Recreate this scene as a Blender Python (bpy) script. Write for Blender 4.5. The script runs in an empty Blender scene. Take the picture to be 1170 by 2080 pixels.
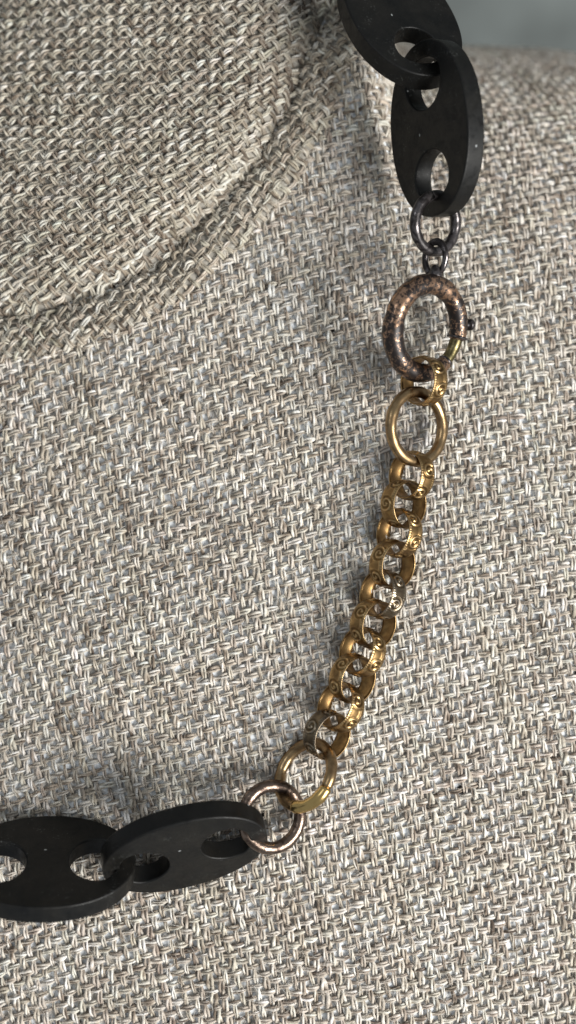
import bpy, bmesh, math, random
import numpy as np
from mathutils import Matrix, Vector

random.seed(7)
rng = np.random.default_rng(11)
SC = bpy.context.scene
COL = SC.collection
MM = 0.001
R_ = math.radians

# The scene is worked out in millimetres in the frame of the display form's chest
# (x right, y up along the cloth, z out of the cloth); TILT stands the form upright.
TILT = Matrix.Rotation(R_(62), 4, 'X')
D = 250.0                                    # camera distance in mm

# ------------------------------------------------------------------ camera
cam_d = bpy.data.cameras.new('camera')
cam = bpy.data.objects.new('camera', cam_d)
COL.objects.link(cam)
cam_d.sensor_fit = 'VERTICAL'
cam_d.sensor_height = 24.0
cam_d.lens = 24.0 * D / 208.0
cam_d.clip_start = 0.01
cam_d.clip_end = 20
cam_d.dof.use_dof = True
cam_d.dof.focus_distance = (D - 6) * MM
cam_d.dof.aperture_fstop = 4.6
cam.matrix_world = TILT @ Matrix.Translation((0, 0, D * MM))
SC.camera = cam

# ------------------------------------------------------------------ light
world = bpy.data.worlds.new("World")
SC.world = world
world.use_nodes = True
world.node_tree.nodes['Background'].inputs[0].default_value = (0.86, 0.93, 1.0, 1)
world.node_tree.nodes['Background'].inputs[1].default_value = 0.345


def area_light(name, pos, target, sx, sy, power, color):
    d = bpy.data.lights.new(name, 'AREA')
    d.shape = 'RECTANGLE'
    d.size = sx
    d.size_y = sy
    d.energy = power
    d.color = color
    o = bpy.data.objects.new(name, d)
    COL.objects.link(o)
    p, t = Vector(pos), Vector(target)
    q = (t - p).to_track_quat('-Z', 'Y')
    o.matrix_world = TILT @ (Matrix.Translation(p) @ q.to_matrix().to_4x4())
    return o


area_light('window_light', (0.68, -0.33, 0.63), (0.0, -0.02, 0.0), 0.56, 0.46, 19.2, (1.0, 0.985, 0.95))
area_light('fill_light', (-0.45, 0.35, 0.85), (0.0, 0.0, 0.0), 0.30, 0.30, 0.8, (0.93, 0.97, 1.0))  # weak fill lamp added at the upper left, no known source there

vs = SC.view_settings
vs.view_transform = 'Standard'
vs.look = 'None'
vs.exposure = 0.0
vs.gamma = 1.0


# ------------------------------------------------------------------ materials
def new_mat(name):
    m = bpy.data.materials.new(name)
    m.use_nodes = True
    nt = m.node_tree
    b = nt.nodes['Principled BSDF']
    return m, nt, b


def nd(nt, t, **kw):
    n = nt.nodes.new(t)
    for k, v in kw.items():
        if k in n.inputs:
            n.inputs[k].default_value = v
        else:
            setattr(n, k, v)
    return n


def ramp(nt, stops):
    r = nt.nodes.new('ShaderNodeValToRGB')
    e = r.color_ramp.elements
    while len(e) < len(stops):
        e.new(0.5)
    for i, (p, c) in enumerate(stops):
        e[i].position = p
        e[i].color = (*c, 1) if len(c) == 3 else c
    return r


def noise(nt, scale, detail=3, rough=0.6, dist=0.0):
    tc = nt.nodes.new('ShaderNodeTexCoord')
    n = nt.nodes.new('ShaderNodeTexNoise')
    n.inputs['Scale'].default_value = scale
    n.inputs['Detail'].default_value = detail
    n.inputs['Roughness'].default_value = rough
    n.inputs['Distortion'].default_value = dist
    nt.links.new(tc.outputs['Object'], n.inputs['Vector'])
    return n


def bump(nt, b, src, strength, dist):
    bp = nt.nodes.new('ShaderNodeBump')
    bp.inputs['Strength'].default_value = strength
    bp.inputs['Distance'].default_value = dist
    nt.links.new(src, bp.inputs['Height'])
    nt.links.new(bp.outputs['Normal'], b.inputs['Normal'])


def yarn_material(name, tint):
    m, nt, b = new_mat(name)
    at = nt.nodes.new('ShaderNodeAttribute')
    at.attribute_name = 'tone'
    n = noise(nt, 6500, 3, 0.75, 1.5)
    r = ramp(nt, [(0.30, (0.55, 0.53, 0.50)), (0.5, (0.95, 0.95, 0.95)), (0.72, (1.30, 1.30, 1.30))])
    nt.links.new(n.outputs['Fac'], r.inputs['Fac'])
    mx = nd(nt, 'ShaderNodeMix', data_type='RGBA', blend_type='MULTIPLY')
    mx.inputs[0].default_value = 1
    nt.links.new(at.outputs['Color'], mx.inputs[6])
    nt.links.new(r.outputs['Color'], mx.inputs[7])
    m2 = nd(nt, 'ShaderNodeMix', data_type='RGBA', blend_type='MULTIPLY')
    m2.inputs[0].default_value = 1
    nt.links.new(mx.outputs[2], m2.inputs[6])
    m2.inputs[7].default_value = (*tint, 1)
    nt.links.new(m2.outputs[2], b.inputs['Base Color'])
    b.inputs['Roughness'].default_value = 0.62
    b.inputs['Specular IOR Level'].default_value = 0.42
    b.inputs['Sheen Weight'].default_value = 0.15
    b.inputs['Sheen Roughness'].default_value = 0.5
    bump(nt, b, n.outputs['Fac'], 0.6, 0.0002)
    return m


def plain(name, c, rough, spec=0.3, nscale=900, amt=0.15):
    m, nt, b = new_mat(name)
    n = noise(nt, nscale, 4, 0.6)
    lo = tuple(x * (1 - amt) for x in c)
    hi = tuple(x * (1 + amt) for x in c)
    r = ramp(nt, [(0.3, lo), (0.7, hi)])
    nt.links.new(n.outputs['Fac'], r.inputs['Fac'])
    nt.links.new(r.outputs['Color'], b.inputs['Base Color'])
    b.inputs['Roughness'].default_value = rough
    b.inputs['Specular IOR Level'].default_value = spec
    return m


def horn_material():
    m, nt, b = new_mat('black_horn')
    n = noise(nt, 160, 5, 0.65)
    r = ramp(nt, [(0.35, (0.0025, 0.0027, 0.0027)), (0.7, (0.0085, 0.0078, 0.0065))])
    nt.links.new(n.outputs['Fac'], r.inputs['Fac'])
    # sparse dust specks and pale nicks
    tc = nt.nodes.new('ShaderNodeTexCoord')
    mp = nt.nodes.new('ShaderNodeMapping')
    mp.inputs['Scale'].default_value = (1.0, 1.7, 1.3)
    v = nd(nt, 'ShaderNodeTexVoronoi', feature='F1', Scale=330.0)
    nt.links.new(tc.outputs['Object'], mp.inputs['Vector'])
    nt.links.new(mp.outputs['Vector'], v.inputs['Vector'])
    sm = ramp(nt, [(0.0, (1, 1, 1)), (0.085, (1, 1, 1)), (0.10, (0, 0, 0))])
    nt.links.new(v.outputs['Distance'], sm.inputs['Fac'])
    sep = nt.nodes.new('ShaderNodeSeparateColor')
    nt.links.new(v.outputs['Color'], sep.inputs['Color'])
    gt = nd(nt, 'ShaderNodeMath', operation='GREATER_THAN')
    gt.inputs[1].default_value = 0.78
    nt.links.new(sep.outputs[0], gt.inputs[0])
    ml = nd(nt, 'ShaderNodeMath', operation='MULTIPLY')
    nt.links.new(sm.outputs['Color'], ml.inputs[0])
    nt.links.new(gt.outputs[0], ml.inputs[1])
    mx = nd(nt, 'ShaderNodeMix', data_type='RGBA')
    nt.links.new(ml.outputs[0], mx.inputs[0])
    nt.links.new(r.outputs['Color'], mx.inputs[6])
    mx.inputs[7].default_value = (0.22, 0.23, 0.23, 1)
    # fine dust and rubbed scuffs
    n3 = noise(nt, 2600, 2, 0.5)
    n4 = noise(nt, 130, 3, 0.6, 1.0)
    pr = nd(nt, 'ShaderNodeMath', operation='MULTIPLY')
    nt.links.new(n3.outputs['Fac'], pr.inputs[0])
    nt.links.new(n4.outputs['Fac'], pr.inputs[1])
    dr = ramp(nt, [(0.36, (0, 0, 0)), (0.46, (0.5, 0.5, 0.5))])
    nt.links.new(pr.outputs[0], dr.inputs['Fac'])
    m3 = nd(nt, 'ShaderNodeMix', data_type='RGBA')
    nt.links.new(dr.outputs['Color'], m3.inputs[0])
    nt.links.new(mx.outputs[2], m3.inputs[6])
    m3.inputs[7].default_value = (0.10, 0.105, 0.10, 1)
    nt.links.new(m3.outputs[2], b.inputs['Base Color'])
    n2 = noise(nt, 420, 7, 0.75, 0.6)
    rr = ramp(nt, [(0.35, (0.28,) * 3), (0.65, (0.62,) * 3)])
    nt.links.new(n2.outputs['Fac'], rr.inputs['Fac'])
    nt.links.new(rr.outputs['Color'], b.inputs['Roughness'])
    b.inputs['Specular IOR Level'].default_value = 0.25
    bump(nt, b, n2.outputs['Fac'], 0.25, 0.00012)
    return m


def metal(name, bright, dark, lo, hi, scale, rough=(0.22, 0.5), detail=6, dist=0.4, attr=False, bstr=0.25, dark_metal=1.0, nrough=0.62, patch=0.0):
    m, nt, b = new_mat(name)
    n = noise(nt, scale, detail, nrough, dist)
    f = ramp(nt, [(lo, (0, 0, 0)), (hi, (1, 1, 1))])
    nt.links.new(n.outputs['Fac'], f.inputs['Fac'])
    if patch:                                    # wear gathers in larger areas
        big = noise(nt, 105, 2, 0.5)
        ma = nd(nt, 'ShaderNodeMath', operation='MULTIPLY_ADD')
        ma.inputs[1].default_value = patch
        ma.inputs[2].default_value = -0.5 * patch
        nt.links.new(big.outputs['Fac'], ma.inputs[0])
        ad = nd(nt, 'ShaderNodeMath', operation='ADD')
        nt.links.new(n.outputs['Fac'], ad.inputs[0])
        nt.links.new(ma.outputs[0], ad.inputs[1])
        nt.links.new(ad.outputs[0], f.inputs['Fac'])
    mx = nd(nt, 'ShaderNodeMix', data_type='RGBA')
    nt.links.new(f.outputs['Color'], mx.inputs[0])
    mx.inputs[6].default_value = (*dark, 1)
    mx.inputs[7].default_value = (*bright, 1)
    out = mx.outputs[2]
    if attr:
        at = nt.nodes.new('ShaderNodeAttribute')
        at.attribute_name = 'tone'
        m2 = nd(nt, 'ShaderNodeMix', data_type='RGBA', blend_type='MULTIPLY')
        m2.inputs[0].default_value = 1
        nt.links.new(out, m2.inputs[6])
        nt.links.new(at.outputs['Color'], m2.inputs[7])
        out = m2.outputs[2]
    nt.links.new(out, b.inputs['Base Color'])
    mr = nd(nt, 'ShaderNodeMapRange')
    mr.inputs['To Min'].default_value = rough[1]
    mr.inputs['To Max'].default_value = rough[0]
    nt.links.new(f.outputs['Color'], mr.inputs['Value'])
    nt.links.new(mr.outputs['Result'], b.inputs['Roughness'])
    mm = nd(nt, 'ShaderNodeMapRange')
    mm.inputs['To Min'].default_value = dark_metal
    mm.inputs['To Max'].default_value = 1.0
    nt.links.new(f.outputs['Color'], mm.inputs['Value'])
    nt.links.new(mm.outputs['Result'], b.inputs['Metallic'])
    n2 = noise(nt, scale * 2.3, 5, 0.6)
    bump(nt, b, n2.outputs['Fac'], bstr, 0.00015)
    return m


def lining_material():
    m, nt, b = new_mat('white_dotted_lining')
    n = noise(nt, 360, 3, 0.6)
    r = ramp(nt, [(0.38, (0.40, 0.375, 0.34)), (0.46, (0.60, 0.59, 0.57)), (0.53, (0.88, 0.92, 0.96))])
    nt.links.new(n.outputs['Fac'], r.inputs['Fac'])
    v = nd(nt, 'ShaderNodeTexVoronoi', Scale=83.0)                # a few dark pinholes
    nt.links.new(n.inputs['Vector'].links[0].from_socket, v.inputs['Vector'])
    h = ramp(nt, [(0.0, (0.05, 0.045, 0.04)), (0.065, (0.05, 0.045, 0.04)), (0.09, (1, 1, 1))])
    nt.links.new(v.outputs['Distance'], h.inputs['Fac'])
    mx = nd(nt, 'ShaderNodeMix', data_type='RGBA', blend_type='MULTIPLY')
    mx.inputs[0].default_value = 1
    nt.links.new(r.outputs['Color'], mx.inputs[6])
    nt.links.new(h.outputs['Color'], mx.inputs[7])
    nt.links.new(mx.outputs[2], b.inputs['Base Color'])
    b.inputs['Roughness'].default_value = 0.7
    return m


M_BODY = yarn_material('linen_yarn_body', (0.97, 0.94, 0.91))
M_NECK = yarn_material('linen_yarn_neck', (0.86, 0.84, 0.785))
M_WELT = yarn_material('linen_yarn_welt', (0.90, 0.875, 0.81))
M_BACK = lining_material()
M_NBACK = plain('grey_lining', (0.30, 0.28, 0.245), 0.9)
M_HORN = horn_material()
M_WALL = plain('painted_wall', (0.140, 0.156, 0.150), 0.75, nscale=14, amt=0.3)
M_BRASS = metal('plain_brass', (0.40, 0.275, 0.145), (0.18, 0.115, 0.06), 0.35, 0.62, 420, (0.26, 0.42), bstr=0.12)
M_BRASS2 = metal('fresh_brass', (0.62, 0.43, 0.17), (0.40, 0.25, 0.09), 0.25, 0.55, 300, (0.22, 0.35), bstr=0.1)
M_GOLD = metal('engraved_gold', (0.54, 0.37, 0.175), (0.26, 0.165, 0.078), 0.36, 0.66, 480, (0.27, 0.42), attr=True, bstr=0.12)
M_COPPER = metal('worn_copper', (0.50, 0.31, 0.20), (0.012, 0.008, 0.007), 0.52, 0.575, 900, (0.27, 0.40), 10, 0.0, bstr=0.03, dark_metal=0.3, nrough=0.82, patch=0.32)
M_BLACKMET = metal('black_silver', (0.16, 0.145, 0.145), (0.014, 0.011, 0.011), 0.46, 0.64, 520, (0.2, 0.36), 5, 0.6, dark_metal=0.5)
M_DARKCOP = metal('dark_copper', (0.25, 0.185, 0.145), (0.045, 0.03, 0.023), 0.42, 0.62, 520, (0.22, 0.38), 6, 0.5, bstr=0.5, dark_metal=0.8)
M_OLIVE = metal('olive_brass', (0.30, 0.25, 0.12), (0.06, 0.05, 0.025), 0.38, 0.6, 500, (0.25, 0.45), bstr=0.3)

# ------------------------------------------------------------------ surface of the form
GX0, GX1, GY0, GY1, GS = -125.0, 125.0, -165.0, 150.0, 0.5
gx = np.arange(GX0, GX1 + 1e-6, GS)
gy = np.arange(GY0, GY1 + 1e-6, GS)
NX, NY = len(gx), len(gy)
GX, GY = np.meshgrid(gx, gy, indexing='ij')


def smooth(t):
    t = np.clip(t, 0, 1)
    return t * t * (3 - 2 * t)


def integ(slopes, ys):
    s = np.interp(gy, ys, slopes)
    z = -np.concatenate([[0], np.cumsum((s[1:] + s[:-1]) * 0.5 * GS)])
    return z - np.interp(0.0, gy, z)


def shoulder(k):
    return integ([x * k if y > 20 else x for x, y in zip([-0.06, 0.0, 0.06, 0.12, 0.30, 0.50, 0.80, 1.25, 2.0, 3.4, 5.0],
                                                         [-130, -60, 0, 20, 50, 65, 80, 95, 110, 125, 150])],
                 [-130, -60, 0, 20, 50, 65, 80, 95, 110, 125, 150])


best = None
for k in np.arange(0.3, 1.6, 0.02):              # horizon of the shoulder at 9.4 cm above the middle
    z = shoulder(k)
    h = (gy * D / (D - z)).max()
    if best is None or abs(h - 95.0) < best[0]:
        best = (abs(h - 95.0), k, z)
z_sh = best[2]
z_ns = integ([-0.06, 0.0, 0.06, 0.10, 0.12, 0.12, 0.10], [-130, -60, 0, 20, 50, 90, 150])
wx = smooth((GX - (18.0 + np.clip((72 - GY) * 0.13, -4, 9))) / 14.0)
Zb = z_ns[None, :] * (1 - wx) + z_sh[None, :] * wx
# slight fall-off to the right and left, rounding away beyond the neckline
Zb = Zb - 0.011 * np.clip(np.abs(GX) - 72, 0, None) ** 2 - 0.008 * np.clip(-GY - 118, 0, None) ** 2
# gentle fall-off
Zb = Zb - 0.0011 * np.clip(GX - 10, 0, None) ** 2 - 0.0009 * np.clip(-GX, 0, None) ** 2
Zb += 0.25 * np.sin(GX / 13.0 + 1.0) * np.sin(GY / 17.0)

GROOVE_PX = [(-330, 690), (-160, 676), (0, 646), (95, 626), (180, 598), (262, 560), (335, 520), (388, 473), (435, 422), (479, 371),
             (524, 312), (562, 251), (588, 200), (606, 155), (624, 100), (648, 40), (690, -40), (760, -150), (860, -290)]


def to_mm(px, py, z=0.0):
    return ((px - 585) / 10 * (D - z) / D, (1040 - py) / 10 * (D - z) / D, z)


gp = np.array([to_mm(a, b)[:2] for a, b in GROOVE_PX])


def dense(p, n=12):
    out = []
    for i in range(len(p) - 1):
        p0, p1, p2, p3 = p[max(i - 1, 0)], p[i], p[i + 1], p[min(i + 2, len(p) - 1)]
        for t in np.linspace(0, 1, n, endpoint=False):
            out.append(0.5 * ((2 * p1) + (-p0 + p2) * t + (2 * p0 - 5 * p1 + 4 * p2 - p3) * t * t + (-p0 + 3 * p1 - 3 * p2 + p3) * t ** 3))
    out.append(p[-1])
    return np.array(out)


gd = dense(gp)
tn_ = np.gradient(gd, axis=0)
tn_ /= np.linalg.norm(tn_, axis=1)[:, None]
sl = np.cumsum(np.r_[0, np.linalg.norm(np.diff(gd, axis=0), axis=1)])
gd = gd + np.stack([-tn_[:, 1], tn_[:, 0]], -1) * (0.45 * np.sin(sl / 2.9) * np.sin(sl / 11.0 + 1) + 0.3 * np.sin(sl / 6.3 + 2))[:, None]
tang = np.gradient(gd, axis=0)
tang /= np.linalg.norm(tang, axis=1)[:, None]
SD = np.empty_like(GX)
for i in range(NX):
    dx = GX[i][:, None] - gd[None, :, 0]
    dy = GY[i][:, None] - gd[None, :, 1]
    q = dx * dx + dy * dy
    j = q.argmin(1)
    r_ = np.arange(NY)
    cr = tang[j, 0] * dy[r_, j] - tang[j, 1] * dx[r_, j]
    SD[i] = np.sqrt(q[r_, j]) * np.sign(cr)      # positive on the neck side

WELT = 8.2
# neck: rounded lip rising from the groove, then leaning away up and to the left
Zn = z_ns[None, :] - 1.2 + 6.7 * (1 - np.exp(-np.clip(SD, -1, None) / 4.0)) + 0.035 * np.clip(SD, 0, 200) - 0.0022 * np.clip(SD - 8, 0, 200) ** 2
Zn -= 0.0009 * np.clip(-GX, 0, None) ** 2
Zn += 0.5 * np.sin(GX / 9.0) * np.sin(GY / 11.0 + 0.6) * np.exp(-np.clip(SD, 0, None) / 12)
tw = np.clip(-SD / WELT, 0, 1)
Zw = Zb + 0.10 + 1.9 * np.sqrt(np.clip(1 - (2 * tw - 1.0) ** 2, 0, 1)) ** 0.8


def sampler(T):
    def f(x, y):
        u = np.clip((x - GX0) / GS, 0, NX - 1.001)
        v = np.clip((y - GY0) / GS, 0, NY - 1.001)
        i = u.astype(int)
        j = v.astype(int)
        fu, fv = u - i, v - j
        return (T[i, j] * (1 - fu) * (1 - fv) + T[i + 1, j] * fu * (1 - fv) + T[i, j + 1] * (1 - fu) * fv + T[i + 1, j + 1] * fu * fv)
    return f


def normals(Z):
    zx = np.gradient(Z, GS, axis=0)
    zy = np.gradient(Z, GS, axis=1)
    l = np.sqrt(1 + zx ** 2 + zy ** 2)
    return sampler(-zx / l), sampler(-zy / l), sampler(1 / l)


fZb, fZn, fZw, fSD = sampler(Zb), sampler(Zn), sampler(Zw), sampler(SD)
# arc length along y, so the cloth keeps its pitch on the receding shoulder
zy = np.gradient(Zb, GS, axis=1)
arc = np.concatenate([np.zeros((NX, 1)), np.cumsum(np.sqrt(1 + (0.5 * (zy[:, 1:] + zy[:, :-1])) ** 2) * GS, axis=1)], axis=1)
arc -= arc[:, [int((0 - GY0) / GS)]]
QL = np.arange(-175, 330, GS)
YT = np.empty((NX, len(QL)))
for i in range(NX):
    YT[i] = np.interp(QL, arc[i], gy, left=GY0, right=GY1 + 5)


def y_of(x, q):
    u = np.clip((x - GX0) / GS, 0, NX - 1.001)
    v = np.clip((q - QL[0]) / GS, 0, len(QL) - 1.001)
    i = u.astype(int)
    j = v.astype(int)
    fu, fv = u - i, v - j
    return YT[i, j] * (1 - fu) * (1 - fv) + YT[i + 1, j] * fu * (1 - fv) + YT[i, j + 1] * (1 - fu) * fv + YT[i + 1, j + 1] * fu * fv


# ------------------------------------------------------------------ mesh helpers
def link_obj(name, me, mat, parent=None, kind=None, label=None):
    o = bpy.data.objects.new(name, me)
    COL.objects.link(o)
    if mat and not me.materials:
        me.materials.append(mat)
    if parent is not None:
        o.parent = parent
    if kind:
        o['kind'] = kind
    if label:
        o['label'] = label
    return o


def raw_mesh(name, verts, quads, tone=None, smooth_=True):
    me = bpy.data.meshes.new(name)
    verts = np.asarray(verts, dtype=np.float32) * MM
    quads = np.asarray(quads, dtype=np.int32)
    me.vertices.add(len(verts))
    me.vertices.foreach_set('co', verts.ravel())
    n = len(quads)
    me.loops.add(n * 4)
    me.loops.foreach_set('vertex_index', quads.ravel())
    me.polygons.add(n)
    me.polygons.foreach_set('loop_start', np.arange(n, dtype=np.int32) * 4)
    me.polygons.foreach_set('loop_total', np.full(n, 4, dtype=np.int32))
    me.polygons.foreach_set('use_smooth', np.full(n, smooth_))
    if tone is not None:
        a = me.attributes.new('tone', 'FLOAT_COLOR', 'POINT')
        c = np.ones((len(verts), 4), dtype=np.float32)
        c[:, :3] = tone
        a.data.foreach_set('color', c.ravel())
    me.update(calc_edges=True)
    me.validate()
    return me


# ------------------------------------------------------------------ woven yarns
def lowfreq(n, s, step, r):
    """random values along s samples, one knot every `step` samples, smooth between"""
    k = s // step + 3
    v = r.standard_normal((n, k))
    x = np.arange(s) / step
    i = x.astype(int)
    f = x - i
    f = f * f * (3 - 2 * f)
    return v[:, i] * (1 - f) + v[:, i + 1] * f


PAL = np.array([(0.085, 0.060, 0.042), (0.20, 0.158, 0.122), (0.38, 0.33, 0.275), (0.57, 0.525, 0.455), (0.74, 0.715, 0.655), (0.86, 0.86, 0.84)])


def tone_of(t):
    t = np.clip(t, 0, 1) * (len(PAL) - 1.001)
    i = t.astype(int)
    f = (t - i)[..., None]
    return PAL[i] * (1 - f) + PAL[i + 1] * f


def family(direction, pitch, lo, hi, c_lo, c_hi, mapping, zf, nf, valid, r, plies=3, spp=5, sides=4,
           amp=0.42, lift=0.0, rp=0.26, rk=0.255, t0=0.55, flat=1.0, wob=0.12):
    """one set of parallel yarns (direction 0 = weft along a, 1 = warp along b)"""
    n = int((c_hi - c_lo) / pitch)
    idx = np.arange(n)
    s = int((hi - lo) / pitch * spp)
    along = lo + np.arange(s) * pitch / spp
    cross = c_lo + idx * pitch
    J = lowfreq(n, s, spp * 2, r) * wob + lowfreq(n, s, spp * 9, r) * 0.13
    Cc = cross[:, None] + J
    Aa = np.broadcast_to(along[None, :], Cc.shape)
    cell = np.round(cross / pitch)[:, None]
    ph = math.pi * (Aa / pitch + cell)
    over = np.cos(ph) * (1 if direction else -1)
    sq = np.sign(over) * np.abs(over) ** 0.75
    slub = 1 + 0.17 * lowfreq(n, s, spp * 2, r) + 0.17 * lowfreq(n, s, spp * 8, r)
    slub = np.clip(slub, 0.6, 1.6)
    H = lift + amp * sq + 0.05 * lowfreq(n, s, spp, r)
    a, b = (Aa, Cc) if direction == 0 else (Cc, Aa)
    X, Y = mapping(a, b)
    ok = valid(X, Y)
    Z = zf(X, Y)
    sx = X * D / (D - Z)
    sy = Y * D / (D - Z)
    ok &= (np.abs(sx) < 66) & (np.abs(sy) < 111) & (X > GX0 + 1) & (X < GX1 - 1) & (Y < GY1 - 2) & (Y > GY0 + 2)
    N = np.stack([f(X, Y) for f in nf], -1)
    vw = np.stack([-X, -Y, D - Z], -1)
    ok &= (N * vw).sum(-1) > -25                   # stop a little beyond the horizon of the shoulder
    P = np.stack([X, Y, Z], -1)
    T = np.gradient(P, axis=1)
    T /= np.linalg.norm(T, axis=-1, keepdims=True) + 1e-9
    Bn = np.cross(N, T)
    P = P + N * H[..., None]
    k = np.arange(plies)
    psi = 2 * math.pi * k[None, None, :] / plies + (np.arange(s) * 0.55 / spp * 2)[None, :, None] + r.uniform(0, 6.28, (n, 1, 1))
    psi = psi + 0.5 * lowfreq(n, s, spp * 3, r)[..., None]
    # at the top of an over-stitch the yarn spreads flat
    fl = flat * (1 + 0.22 * np.clip(over, 0, 1))
    ou = rp * slub[..., None] * np.cos(psi) * 1.12 * fl[..., None]
    ov = rp * slub[..., None] * np.sin(psi) * 0.62
    rad = rk * slub[..., None] * (1 + 0.16 * np.stack([lowfreq(n, s, spp, r) for _ in range(plies)], -1))
    al = 2 * math.pi * (np.arange(sides) + 0.5) / sides
    U = ou[..., None] + rad[..., None] * np.cos(al)
    V = ov[..., None] + rad[..., None] * np.sin(al) * 0.85
    VT = P[:, :, None, None, :] + U[..., None] * Bn[:, :, None, None, :] + V[..., None] * N[:, :, None, None, :]
    tn = t0 + 0.055 * r.standard_normal((n, 1, 1)) + 0.07 * lowfreq(n, s, spp * 6, r)[..., None]
    tn = tn + np.stack([0.15 * lowfreq(n, s, spp * 2, r) + 0.15 * lowfreq(n, s, spp // 2 + 1, r) for _ in range(plies)], -1)
    tone = tone_of(tn)                                       # n,s,plies,3
    tone *= (1 + 0.022 * np.stack([r.standard_normal((n, 1, 1)) * 0.8, 0 * tn[:, :1, :1], -r.standard_normal((n, 1, 1)) * 0.8], -1))
    tone = np.broadcast_to(tone[:, :, :, None, :], VT.shape)
    seg = ok[:, :-1] & ok[:, 1:]
    vid = np.arange(n * s * plies * sides).reshape(n, s, plies, sides)
    A = vid[:, :-1][seg]
    Bq = vid[:, 1:][seg]
    q = np.stack([A, Bq, np.roll(Bq, -1, -1), np.roll(A, -1, -1)], -1).reshape(-1, 4)
    used = np.zeros(vid.size, bool)
    used[q.ravel()] = True
    remap = np.cumsum(used) - 1
    return VT.reshape(-1, 3)[used], remap[q], tone.reshape(-1, 3)[used]


def join(parts):
    vs_, qs, ts, off = [], [], [], 0
    for v, q, t in parts:
        vs_.append(v)
        qs.append(q + off)
        ts.append(t)
        off += len(v)
    return np.concatenate(vs_), np.concatenate(qs), np.concatenate(ts)


def fuzz(nf_, zf, nfn, valid, r, xr, yr, h=0.55, t0=0.75):
    """loose hairs standing off the yarns: thin bent three-sided fibres"""
    x = r.uniform(*xr, nf_)
    y = r.uniform(*yr, nf_)
    okk = valid(x, y)
    x, y = x[okk], y[okk]
    n = len(x)
    z = zf(x, y)
    N = np.stack([f(x, y) for f in nfn], -1)
    th = r.uniform(0, 6.28, n)
    L = r.uniform(0.8, 2.6, n)
    T = np.stack([np.cos(th), np.sin(th), 0 * th], -1)
    T -= N * (T * N).sum(-1, keepdims=True)
    T /= np.linalg.norm(T, axis=-1, keepdims=True)
    Bn = np.cross(N, T)
    s = 3
    u = np.linspace(0, 1, s)
    cur = r.uniform(-0.8, 0.8, n)
    P = np.stack([x, y, z], -1)[:, None, :] + T[:, None, :] * (L[:, None] * u)[..., None] + Bn[:, None, :] * (cur[:, None] * L[:, None] * 0.5 * u ** 2)[..., None]
    P = P + N[:, None, :] * (h + r.uniform(-0.15, 0.3, n)[:, None] + r.uniform(0, 0.3, n)[:, None] * np.sin(u * 3.14))[..., None]
    rad = 0.04 * (1 - 0.5 * u)
    al = np.array([0, 2.09, 4.19])
    VT = P[:, :, None, :] + (rad[None, :, None] * np.cos(al)[None, None, :])[..., None] * Bn[:, None, None, :] + (rad[None, :, None] * np.sin(al)[None, None, :])[..., None] * N[:, None, None, :]
    vid = np.arange(n * s * 3).reshape(n, s, 3)
    A, Bq = vid[:, :-1], vid[:, 1:]
    q = np.stack([A, Bq, np.roll(Bq, -1, -1), np.roll(A, -1, -1)], -1).reshape(-1, 4)
    tone = tone_of(np.clip(t0 + 0.15 * r.standard_normal((n, 1, 1)), 0, 1) * np.ones((1, s, 3)))
    return VT.reshape(-1, 3), q, tone.reshape(-1, 3)


PB = 1.86          # pitch of the body cloth
PN = 1.86          # pitch of the neck cloth


def map_body(a, b):
    p = a * math.cos(R_(20)) + b * math.sin(R_(14))
    q = a * math.sin(R_(20)) - b * math.cos(R_(14))
    q = q - 0.0009 * (p + 10) ** 2
    p = p + 0.5 * np.sin(q / 21.0) + 0.4 * np.sin(p / 16.0 + 2)
    q = q + 0.5 * np.sin(p / 19.0 + q / 40.0)
    return p, y_of(p, q)


def pucker(p, q):
    """threads pulled out of line by the stitching along the seam"""
    d = fSD(p, q)
    k = np.exp(-(d / 4.5) ** 2)
    return (p + k * (0.17 * np.sin(q * 1.7 + 1.3 * np.sin(p * 0.8)) + 0.2 * np.sin(p * 2.9 + q)),
            q + k * (0.17 * np.sin(p * 1.5 + 1.1 * np.sin(q * 0.9) + 2) + 0.2 * np.sin(q * 3.1 - p)))


def map_neck(a, b):
    c = math.cos(R_(41))
    s = math.sin(R_(41))
    p = a * c + b * math.cos(R_(43))
    q = a * s - b * math.sin(R_(43))
    return pucker(p + 0.5 * np.sin(q / 12.0), q + 0.6 * np.sin(p / 15.0))


def map_welt(a, b):
    c = math.cos(R_(52))
    s = math.sin(R_(52))
    p = a * c + b * s
    q = a * s - b * c
    return pucker(p + 0.8 * np.sin(q / 7.0), q + 0.8 * np.sin(p / 8.0 + 1))


r1 = np.random.default_rng(3)
nb, nn_, nw = normals(Zb), normals(Zn), normals(Zw)
v_body = lambda x, y: fSD(x, y) < -WELT + 1.0
v_neck = lambda x, y: fSD(x, y) > 0.1
v_welt = lambda x, y: (fSD(x, y) <= 0.5) & (fSD(x, y) > -WELT - 0.3)

# ------------------------------------------------------------------ the display form
form = bpy.data.objects.new('display_bust', None)
COL.objects.link(form)
form['label'] = 'beige linen covered jewellery display bust that carries the necklace'
form['category'] = 'display bust'


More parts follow.
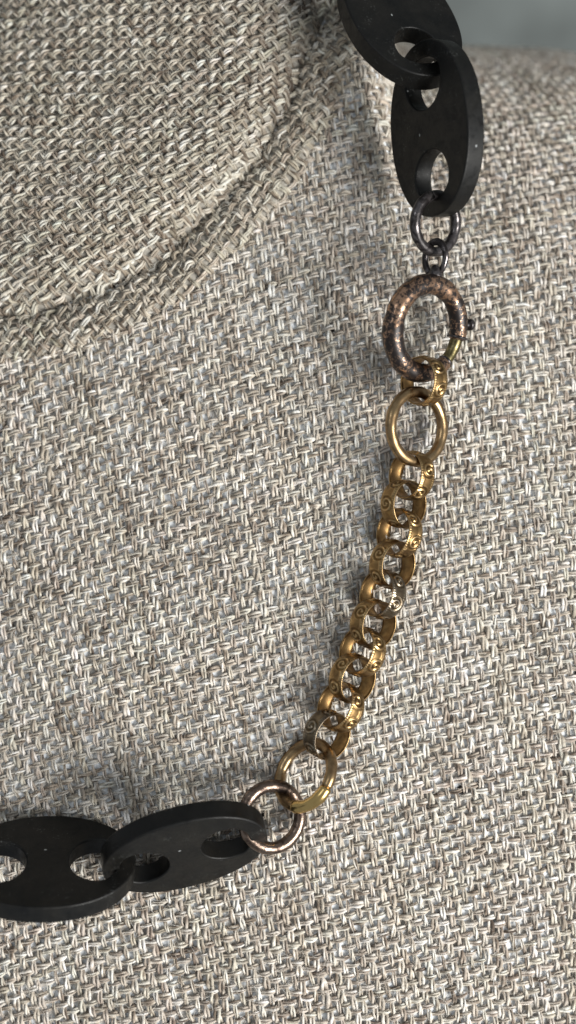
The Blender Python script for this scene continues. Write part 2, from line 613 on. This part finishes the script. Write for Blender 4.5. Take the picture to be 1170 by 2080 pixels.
def shell(name, Z, mask_fn, drop, mat, depth, step=2):
    """closed padded body under the cloth: the surface, a skirt and a back"""
    ii = np.arange(0, NX, step)
    jj = np.arange(0, NY, step)
    X = GX[np.ix_(ii, jj)]
    Y = GY[np.ix_(ii, jj)]
    Zs = Z[np.ix_(ii, jj)] - drop
    ok = mask_fn(X, Y)
    n = X.size
    vid = np.arange(n).reshape(X.shape)
    cell = ok[:-1, :-1] & ok[1:, :-1] & ok[1:, 1:] & ok[:-1, 1:]
    top = np.stack([vid[:-1, :-1][cell], vid[1:, :-1][cell], vid[1:, 1:][cell], vid[:-1, 1:][cell]], -1)
    bot = top[:, ::-1] + n
    ed = {}
    for f in top:
        for a, b in zip(f, np.roll(f, -1)):
            if (b, a) in ed:
                del ed[(b, a)]
            else:
                ed[(a, b)] = 1
    sk = np.array([(b, a, a + n, b + n) for a, b in ed])
    P = np.stack([X, Y, Zs], -1).reshape(-1, 3)
    Q = P.copy()
    Q[:, 2] = Q[:, 2] - depth
    V = np.concatenate([P, Q])
    F = np.concatenate([top, bot, sk])
    used = np.zeros(len(V), bool)
    used[F.ravel()] = True
    rm = np.cumsum(used) - 1
    return link_obj(name, raw_mesh(name, V[used], rm[F]), mat, form)


shell('torso', Zb, lambda x, y: (x > -999), 0.55, M_BACK, 45.0, step=4)
shell('neck', Zn, lambda x, y: fSD(x, y) > -0.6, 0.60, M_NBACK, 4.0)
shell('seam_welt', Zw, lambda x, y: (fSD(x, y) < 0.9) & (fSD(x, y) > -WELT), 0.60, M_NBACK, 0.6, step=1)


def outer_cloth_material():
    m, nt, b = new_mat('linen_cloth_far_side')
    tc = nt.nodes.new('ShaderNodeTexCoord')
    cols = []
    for ang in (20, 106):
        mp = nt.nodes.new('ShaderNodeMapping')
        mp.inputs['Rotation'].default_value = (0, 0, -R_(ang))
        nt.links.new(tc.outputs['Object'], mp.inputs['Vector'])
        w = nd(nt, 'ShaderNodeTexWave', Scale=170.0, Distortion=2.5, Detail=2.0)
        w.inputs['Detail Scale'].default_value = 2.0
        nt.links.new(mp.outputs['Vector'], w.inputs['Vector'])
        cols.append(w)
    ad = nd(nt, 'ShaderNodeMath', operation='MULTIPLY')
    nt.links.new(cols[0].outputs['Fac'], ad.inputs[0])
    nt.links.new(cols[1].outputs['Fac'], ad.inputs[1])
    r = ramp(nt, [(0.0, (0.20, 0.165, 0.13)), (0.35, (0.42, 0.37, 0.31)), (0.8, (0.62, 0.58, 0.52))])
    nt.links.new(ad.outputs[0], r.inputs['Fac'])
    nt.links.new(r.outputs['Color'], b.inputs['Base Color'])
    b.inputs['Roughness'].default_value = 0.85
    bump(nt, b, ad.outputs[0], 0.8, 0.0006)
    return m


def outside(x, y):
    z = fZb(x, y)
    vw = nb[0](x, y) * -x + nb[1](x, y) * -y + nb[2](x, y) * (D - z)
    out = (np.abs(x * D / (D - z)) > 64.5) | (np.abs(y * D / (D - z)) > 109.5) | (vw < -22)
    return out & (fSD(x, y) < 2)


shell('outer_cloth', Zb, outside, -0.25, outer_cloth_material(), 0.5)

parts = [
    family(1, PB, -125, 240, -110, 110, lambda a, b: map_body(a, -b), fZb, nb, v_body, r1, amp=0.34, lift=0.08, t0=0.60, rp=0.30, rk=0.28, plies=3),
    family(0, PB, -110, 110, -125, 240, lambda a, b: map_body(a, -b), fZb, nb, v_body, r1, amp=0.31, lift=0.0, t0=0.60, rp=0.262, rk=0.255),
    fuzz(14000, fZb, nb, v_body, r1, (-62, 62), (-110, 70), 0.48, 0.72),
]
link_obj('torso_weave', raw_mesh('torso_weave', *join(parts)), M_BODY, form, 'stuff')
parts = [
    family(1, PN, -170, 170, -150, 150, map_neck, fZn, nn_, v_neck, r1, amp=0.36, lift=-0.05, t0=0.37, rp=0.29, rk=0.29, wob=0.10),
    family(0, PN, -170, 170, -150, 150, map_neck, fZn, nn_, v_neck, r1, amp=0.46, lift=0.10, t0=0.64, rp=0.29, rk=0.29, wob=0.10),
    fuzz(5000, fZn, nn_, v_neck, r1, (-62, 30), (25, 112), 0.7),
]
link_obj('neck_weave', raw_mesh('neck_weave', *join(parts)), M_NECK, form, 'stuff')
parts = [
    family(1, PN, -150, 150, -110, 110, map_welt, fZw, nw, v_welt, r1, amp=0.46, t0=0.50, rp=0.26, rk=0.26),
    family(0, PN, -150, 150, -110, 110, map_welt, fZw, nw, v_welt, r1, amp=0.46, t0=0.58, rp=0.26, rk=0.26),
    fuzz(6000, fZw, nw, v_welt, r1, (-62, 30), (25, 112), 0.7),
]
link_obj('welt_weave', raw_mesh('welt_weave', *join(parts)), M_WELT, form, 'stuff')

# ------------------------------------------------------------------ wall behind
me = bpy.data.meshes.new('wall')
bm = bmesh.new()
bmesh.ops.create_cube(bm, size=1.0)
bmesh.ops.scale(bm, vec=(2.4, 0.04, 2.4), verts=bm.verts)
bm.to_mesh(me)
bm.free()
wall = link_obj('wall', me, M_WALL, None, 'structure')
wall.location = (0, 0.62, 0.3)                 # in world axes: it stands upright

# ------------------------------------------------------------------ the necklace
neck_root = bpy.data.objects.new('necklace', None)
COL.objects.link(neck_root)
neck_root['label'] = 'necklace of flat black horn links, tarnished rings and a short engraved gold chain'
neck_root['category'] = 'necklace'


def view_basis(P):
    """right, up and towards-the-viewer directions at a point"""
    w = (Vector((0, 0, D)) - P).normalized()
    r = Vector((0, 1, 0)).cross(w).normalized()
    return r, w.cross(r), w


def frame(P, X, Y, Z):
    m = Matrix((X, Y, Z)).transposed().to_4x4()
    m.translation = P * MM
    return m


def at(px, py, z):
    return Vector(to_mm(px, py, z))


def tilt_frame(px, py, z, theta, phi, near):
    """ring plane: long axis `theta` degrees clockwise from up, turned by phi about it, one side nearer the viewer"""
    P = at(px, py, z)
    r, u, w = view_basis(P)
    t = R_(theta)
    M = r * math.sin(t) + u * math.cos(t)
    m = r * math.cos(t) - u * math.sin(t)
    s = 1 if near == 'right' else -1
    Dv = m * math.cos(R_(phi)) + w * (s * math.sin(R_(phi)))
    return frame(P, Dv, M, Dv.cross(M)), P


def arc_tube(name, R, rad, a0=0.0, a1=360.0, n=96, sides=20, wob=0.0, taper=None, seed=0, flatz=1.0):
    """tube bent along an arc in the local XY plane; rounded ends when open"""
    closed = abs((a1 - a0) - 360) < 1e-6
    rr = np.random.default_rng(seed)
    k = n if closed else n + 1
    t = np.radians(np.linspace(a0, a1, n + 1)[:k])
    f = np.linspace(0, 1, n + 1)[:k]
    rd = np.full(k, rad)
    if taper is not None:
        rd = rd * np.interp(f, *taper)
    Rr = np.full(k, float(R))
    for h in (2, 3, 5):
        Rr += wob * math.cos(h) * np.cos(h * t + rr.uniform(0, 6)) / h
        rd = rd * (1 + 0.02 * np.cos(h * 3 * t + rr.uniform(0, 6)))
    C = np.stack([Rr * np.cos(t), Rr * np.sin(t), 0 * t], -1)
    rads, cs, ts = list(rd), list(C), list(t)
    if not closed:                                # round the ends off
        for end in (0, -1):
            tt = np.array([-math.sin(ts[end]), math.cos(ts[end]), 0]) * (-1 if end == 0 else 1)
            c0, r0, t0 = cs[end], rads[end], ts[end]
            new = [(c0 + tt * r0 * math.sin(q) * 0.6, max(r0 * math.cos(q), 1e-3), t0) for q in (0.5, 0.95, 1.3, 1.5)]
            if end == 0:
                for c, r0_, t_ in new:
                    cs.insert(0, c)
                    rads.insert(0, r0_)
                    ts.insert(0, t_)
            else:
                for c, r0_, t_ in new:
                    cs.append(c)
                    rads.append(r0_)
                    ts.append(t_)
    C, rd, t = np.array(cs), np.array(rads), np.array(ts)
    k = len(t)
    al = 2 * math.pi * np.arange(sides) / sides
    rad_dir = np.stack([np.cos(t), np.sin(t), 0 * t], -1)
    V = C[:, None, :] + rd[:, None, None] * (np.cos(al)[None, :, None] * rad_dir[:, None, :] + flatz * np.sin(al)[None, :, None] * np.array([0, 0, 1.0]))
    vid = np.arange(k * sides).reshape(k, sides)
    if closed:
        A, B = vid, np.roll(vid, -1, 0)
    else:
        A, B = vid[:-1], vid[1:]
    q = np.stack([A, B, np.roll(B, -1, 1), np.roll(A, -1, 1)], -1).reshape(-1, 4)
    return raw_mesh(name, V.reshape(-1, 3), q)


def put(o, m):
    o.matrix_local = m
    return o


# --- flat black links with two holes
def superell(a, b, e, n, cx=0.0, cy=0.0, skew=0.0):
    out = []
    for i in range(n):
        t = 2 * math.pi * i / n
        c, s = math.cos(t), math.sin(t)
        x = a * math.copysign(abs(c) ** (2 / e), c)
        y = b * math.copysign(abs(s) ** (2 / e), s)
        out.append((cx + x + skew * (y / b) ** 2, cy + y))
    return out


def plate_mesh(name, L=16.9, Wd=12.3, T=4.0, hole=(4.75, 5.7), seed=0):
    rr = random.Random(seed)
    cu = bpy.data.curves.new(name + '_outline', 'CURVE')
    cu.dimensions = '2D'
    cu.fill_mode = 'BOTH'
    bev = 0.38
    cu.extrude = (T / 2 - bev) * MM
    cu.bevel_depth = bev * MM
    cu.bevel_resolution = 3
    cu.offset = -bev * MM
    w1, w2 = rr.uniform(-.2, .2), rr.uniform(-.2, .2)
    loops = [superell(L, Wd + w1, 2.12, 128)]
    for s in (-1, 1):
        cx = s * (L - 3.4 - hole[0])
        hp = superell(hole[0] + rr.uniform(-.1, .1), hole[1] + rr.uniform(-.2, .2), 2.15, 72)
        # the holes taper towards the middle of the link
        loops.append([(cx + x, w2 + y * (1 - 0.17 * max(0.0, min(1.0, 0.35 - 0.65 * s * x / hole[0])))) for x, y in hp])
    for lp in loops:
        sp = cu.splines.new('POLY')
        sp.points.add(len(lp) - 1)
        for p, (x, y) in zip(sp.points, lp):
            p.co = (x * MM, y * MM, 0, 1)
        sp.use_cyclic_u = True
    tmp = bpy.data.objects.new('outline', cu)
    COL.objects.link(tmp)
    dg = bpy.context.evaluated_depsgraph_get()
    me = bpy.data.meshes.new_from_object(tmp.evaluated_get(dg))
    bpy.data.objects.remove(tmp)
    bpy.data.curves.remove(cu)
    bm = bmesh.new()
    bm.from_mesh(me)
    bmesh.ops.remove_doubles(bm, verts=bm.verts, dist=2e-6)
    bmesh.ops.recalc_face_normals(bm, faces=bm.faces)
    for f in bm.faces:
        f.smooth = True
    for e in bm.edges:
        if len(e.link_faces) == 2 and e.calc_face_angle(0) > R_(40):
            e.smooth = False
    bm.to_mesh(me)
    bm.free()
    # big flat caps must shade flat: keep the weighted normals honest
    me.name = name
    return me


def plate(seed, front_px, z, nxy, axis, label, **kw):
    """front_px: picture point of the front face's middle; nxy: lean of the face normal; axis: run of the long axis (x, y up)"""
    me = plate_mesh('black_link', seed=seed, **kw)
    P = at(*front_px, z)
    r, u, w = view_basis(P)
    nz = math.sqrt(max(1 - nxy[0] ** 2 - nxy[1] ** 2, 0.01))
    N = (r * nxy[0] + u * nxy[1] + w * nz).normalized()
    # long axis in the plate, showing the wanted direction
    lz = -(axis[0] * nxy[0] + axis[1] * nxy[1]) / nz
    Lv = (r * axis[0] + u * axis[1] + w * lz).normalized()
    Lv = (Lv - N * Lv.dot(N)).normalized()
    C = N.cross(Lv)
    o = link_obj('black_link', me, M_HORN, neck_root, label=label)
    md = o.modifiers.new('edge_normals', 'WEIGHTED_NORMAL')
    md.keep_sharp = True
    put(o, frame(P - N * 2.0, Lv, C, N))
    return o


plate(1, (818, 26), 6.0, (0.33, 0.74), (-0.46, 0.89), 'topmost flat black link leaning back over the shoulder', Wd=11.7, hole=(4.75, 5.2))
plate(2, (868, 262), 9.0, (-0.80, 0.06), (-0.10, 0.99), 'upright flat black link showing its thick side above the clasp')
plate(3, (377, 1740), 11.5, (0.14, -0.86), (0.965, 0.245), 'flat black link tipped on edge beside the dark copper ring', L=16.3)
plate(4, (97, 1746), 13.0, (0.02, 0.71), (1.0, -0.03), 'flat black link lying lowest in the necklace')
plate(5, (-205, 1745), 9.0, (0.0, -0.80), (1.0, -0.1), 'flat black link running out of view')


# --- plain rings
def ring(name, mat, px, py, z, a, theta, phi, near, tube, label, seed=0, wob=0.06, **kw):
    me = arc_tube(name, a / 10 * (D - z) / D, tube, wob=wob, seed=seed, **kw)
    m, P = tilt_frame(px, py, z, theta, phi, near)
    return put(link_obj(name, me, mat, neck_root, label=label), m)


ring('jump_ring', M_BLACKMET, 885, 454, 7.5, 56, 0, 43, 'left', 1.05, 'blackened silver ring between black link and clasp', 1)
ring('jump_ring', M_BRASS, 847, 867, 6.6, 71, -3, 43, 'left', 1.12, 'plain dull brass ring below the clasp', 2)
dring = ring('jump_ring', M_BRASS, 620, 1573, 7.0, 67, 28, 44, 'right', 1.15, 'brass ring with a visible joint at the end of the gold chain', 3, a0=1.5, a1=291)
link_obj('bright_end', arc_tube('bright_end', 67 / 10 * (D - 7.0) / D + 0.08, 1.27, -75, -6.0, n=30, sides=18, seed=9), M_BRASS2, dring)
ring('jump_ring', M_DARKCOP, 552, 1659, 7.5, 62, 20, 22, 'left', 1.24, 'dark copper ring through the hole of a black link', 4)

# --- spring ring clasp
SRZ = 7.6
Rs = 9.0 * (D - SRZ) / D
msr, Psr = tilt_frame(866, 668, SRZ, 8, 43, 'left')
# X axis points to the right side (far), angles counter-clockwise from it
tube_me = arc_tube('spring_ring', Rs, 2.02, -5, 316, n=110, sides=28, seed=5, wob=0.05, taper=([0, 0.12, 0.3, 0.7, 0.93, 1.0], [0.86, 0.93, 1.0, 1.02, 0.9, 0.72]))
sr = put(link_obj('spring_ring', tube_me, M_COPPER, neck_root, label='spring ring clasp of copper worn through black tarnish'), msr)
link_obj('closing_pin', arc_tube('closing_pin', Rs - 0.1, 1.22, -46, -4, n=30, sides=18, seed=6), M_OLIVE, sr)


def torus_local(name, R, rad, mat, parent, m, n=48, sides=14, **kw):
    return put(link_obj(name, arc_tube(name, R, rad, n=n, sides=sides, **kw), mat, parent), m)


def on_arc(deg, R, extra=None):
    t = R_(deg)
    X = Vector((math.cos(t), math.sin(t), 0))
    Y = Vector((-math.sin(t), math.cos(t), 0))
    return X, Y, X * R


X, Y, c = on_arc(-6, Rs)
# collar: a small ring round the tube (its plane holds X and Z)
torus_local('collar', 1.86, 0.28, M_BLACKMET, sr, frame(c, X, Vector((0, 0, 1)), X.cross(Vector((0, 0, 1)))), 32, 8)
X, Y, c = on_arc(-43, Rs)
torus_local('end_cap', 1.15, 0.42, M_BLACKMET, sr, frame(c, X, Vector((0, 0, 1)), X.cross(Vector((0, 0, 1)))), 28, 8)


def lathe(name, prof, sides=20):
    k = len(prof)
    al = 2 * math.pi * np.arange(sides) / sides
    V = np.array([[(r * math.cos(a), r * math.sin(a), h) for a in al] for h, r in prof]).reshape(-1, 3)
    vid = np.arange(k * sides).reshape(k, sides)
    A, B = vid[:-1], vid[1:]
    q = np.stack([A, np.roll(A, -1, 1), np.roll(B, -1, 1), B], -1).reshape(-1, 4)
    return raw_mesh(name, V, q)


X, Y, c = on_arc(9, Rs)
knob = lathe('lever_knob', [(0.0, 0.55), (0.9, 0.55), (1.0, 1.0), (1.15, 1.2), (1.9, 1.2), (2.1, 1.0), (2.15, 0.01)])
kx = (X * 0.95 + Vector((0, 0, -0.1))).normalized()
ky = Vector((0, 0, 1)).cross(kx).normalized()
put(link_obj('lever_knob', knob, M_BLACKMET, sr), frame(c + kx * 1.9, ky, kx.cross(ky), kx))
# eyelet: ring at right angles to the clasp, near side to the right
eme = arc_tube('eyelet', 2.6, 0.62, n=48, sides=16, seed=8, wob=0.05)
me_, Pe = tilt_frame(884, 524, 7.4, 6, 40, 'right')
inv = msr.inverted()
eye = link_obj('eyelet', eme, M_BLACKMET, sr)
stretch = Matrix.Diagonal((1.0, 1.22, 1.0, 1.0))
eye.matrix_local = inv @ me_ @ stretch
lump = lathe('solder', [(-1.6, 0.02), (-1.5, 0.7), (-1.1, 1.25), (-0.4, 1.45), (0.3, 1.1), (0.9, 0.85), (1.4, 0.6), (1.6, 0.02)])
Pl = at(884, 554, 8.6)
lr, lu, lw = view_basis(Pl)
put(link_obj('solder', lump, M_BLACKMET, sr), inv @ frame(Pl, lr, -lw, lu))


# --- engraved gold chain
def engraved_mesh(name, seed, R=4.9, t=0.26, w=3.7, n=260, mo=22, mi=6, sector=None):
    rr = random.Random(seed)
    th = np.linspace(0, 2 * math.pi, n, endpoint=False)
    v = np.linspace(-1, 1, mo)
    TH, Vv = np.meshgrid(th, v, indexing='ij')
    circ = 2 * math.pi * R
    U = TH * R
    yv = Vv * w / 2
    h = np.zeros_like(U)
    ns = 6
    off = rr.uniform(0, 5)
    for k in range(ns):
        uc = (k + 0.5) / ns * circ + off
        vc = 0.30 * (1 if k % 2 else -1)
        du = (U - uc + circ / 2) % circ - circ / 2
        dv = yv - vc
        rho = np.hypot(du, dv)
        ang = np.arctan2(dv, du * (1 if k % 2 else -1))
        sp = np.cos(2 * math.pi * (rho / 0.95 - ang / (2 * math.pi)))
        h += np.clip(sp, -0.4, 1) * smooth((2.0 - rho) / 0.6)
        # leaf sweeping to the next scroll
        ru = du - circ / ns / 2
        line = dv - 0.9 * np.sin(du / (circ / ns) * math.pi * 1.0) * (1 if k % 2 else -1)
        h += 0.9 * np.exp(-(line / 0.16) ** 2) * smooth((1.3 - np.abs(ru)) / 0.5)
        h += 0.6 * np.exp(-((line - 0.42) / 0.12) ** 2) * smooth((1.1 - np.abs(ru)) / 0.5)
    bead = np.exp(-((np.abs(Vv) - 0.80) / 0.07) ** 2) * (0.5 + 0.5 * np.cos(U * 2 * math.pi / 0.52))
    rim = np.exp(-((np.abs(Vv) - 0.97) / 0.06) ** 2)
    inside = (np.abs(Vv) < 0.74)
    h = np.clip(h, -0.5, 1.2) * inside
    H = 0.20 * h + 0.15 * bead + 0.10 * rim
    dome = 0.22 * (1 - np.abs(Vv) ** 2.4)
    Rr = R - 0.30 + dome + H
    O = np.stack([Rr * np.cos(TH), Rr * np.sin(TH), yv], -1)
    vi = np.linspace(1, -1, mi)
    TI, VI = np.meshgrid(th, vi, indexing='ij')
    Ri = R - 0.30 - t * 0.55 + 0.25 * (1 - VI ** 2)
    I = np.stack([Ri * np.cos(TI), Ri * np.sin(TI), VI * w / 2 * 0.97], -1)
    V = np.concatenate([O, I], 1)
    m = mo + mi
    vid = np.arange(n * m).reshape(n, m)
    A, B = vid, np.roll(vid, -1, 0)
    q = np.stack([A, B, np.roll(B, -1, 1), np.roll(A, -1, 1)], -1).reshape(-1, 4)
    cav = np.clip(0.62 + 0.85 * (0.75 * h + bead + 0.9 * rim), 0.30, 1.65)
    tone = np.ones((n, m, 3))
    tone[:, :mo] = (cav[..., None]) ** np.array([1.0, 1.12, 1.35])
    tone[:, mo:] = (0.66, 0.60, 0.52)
    if sector is not None:                        # a patch of grey tarnish on one side of the ring
        dd = np.abs((np.degrees(th) - sector + 180) % 360 - 180)
        kk = smooth((95 - dd) / 50)[:, None, None]
        tone[:, :mo] = tone[:, :mo] * (1 - kk) + tone[:, :mo] * np.array([0.60, 0.74, 1.15]) * kk
    return raw_mesh(name, V.reshape(-1, 3), q, tone.reshape(-1, 3))


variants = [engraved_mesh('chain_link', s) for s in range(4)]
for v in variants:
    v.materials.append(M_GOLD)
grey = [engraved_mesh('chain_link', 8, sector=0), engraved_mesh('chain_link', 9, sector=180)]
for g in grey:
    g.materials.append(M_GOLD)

# (px, py, lean of the long axis, near side, mesh, roll, label)
ROLO = [
    (861, 774, 4, 'right', variants[0], 20, 'engraved gold link hooked in the clasp'),
    (836, 966, 8, 'right', variants[1], 100, None),
    (820, 1024, 4, 'left', variants[2], 215, None),
    (811, 1083, 12, 'right', variants[3], 60, None),
    (797, 1146, 10, 'left', variants[0], 140, None),
    (777, 1207, 14, 'right', grey[0], 0, 'engraved link greyed with tarnish'),
    (758, 1267, 13, 'left', variants[1], 300, None),
    (736, 1324, 18, 'right', variants[2], 10, None),
    (716, 1378, 18, 'left', variants[3], 170, None),
    (692, 1436, 22, 'right', variants[0], 250, None),
    (664, 1492, 24, 'left', grey[1], 0, 'blackened engraved link next to the brass ring'),
]
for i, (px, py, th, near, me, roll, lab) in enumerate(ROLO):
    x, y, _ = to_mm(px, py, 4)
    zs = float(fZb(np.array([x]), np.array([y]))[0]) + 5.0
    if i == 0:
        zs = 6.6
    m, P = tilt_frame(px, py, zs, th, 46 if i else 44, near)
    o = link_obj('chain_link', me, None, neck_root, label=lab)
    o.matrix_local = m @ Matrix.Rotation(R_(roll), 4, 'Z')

# ------------------------------------------------------------------ stand everything up
form.matrix_world = TILT
neck_root.matrix_world = TILT @ Matrix.Translation((0, 0, 0))
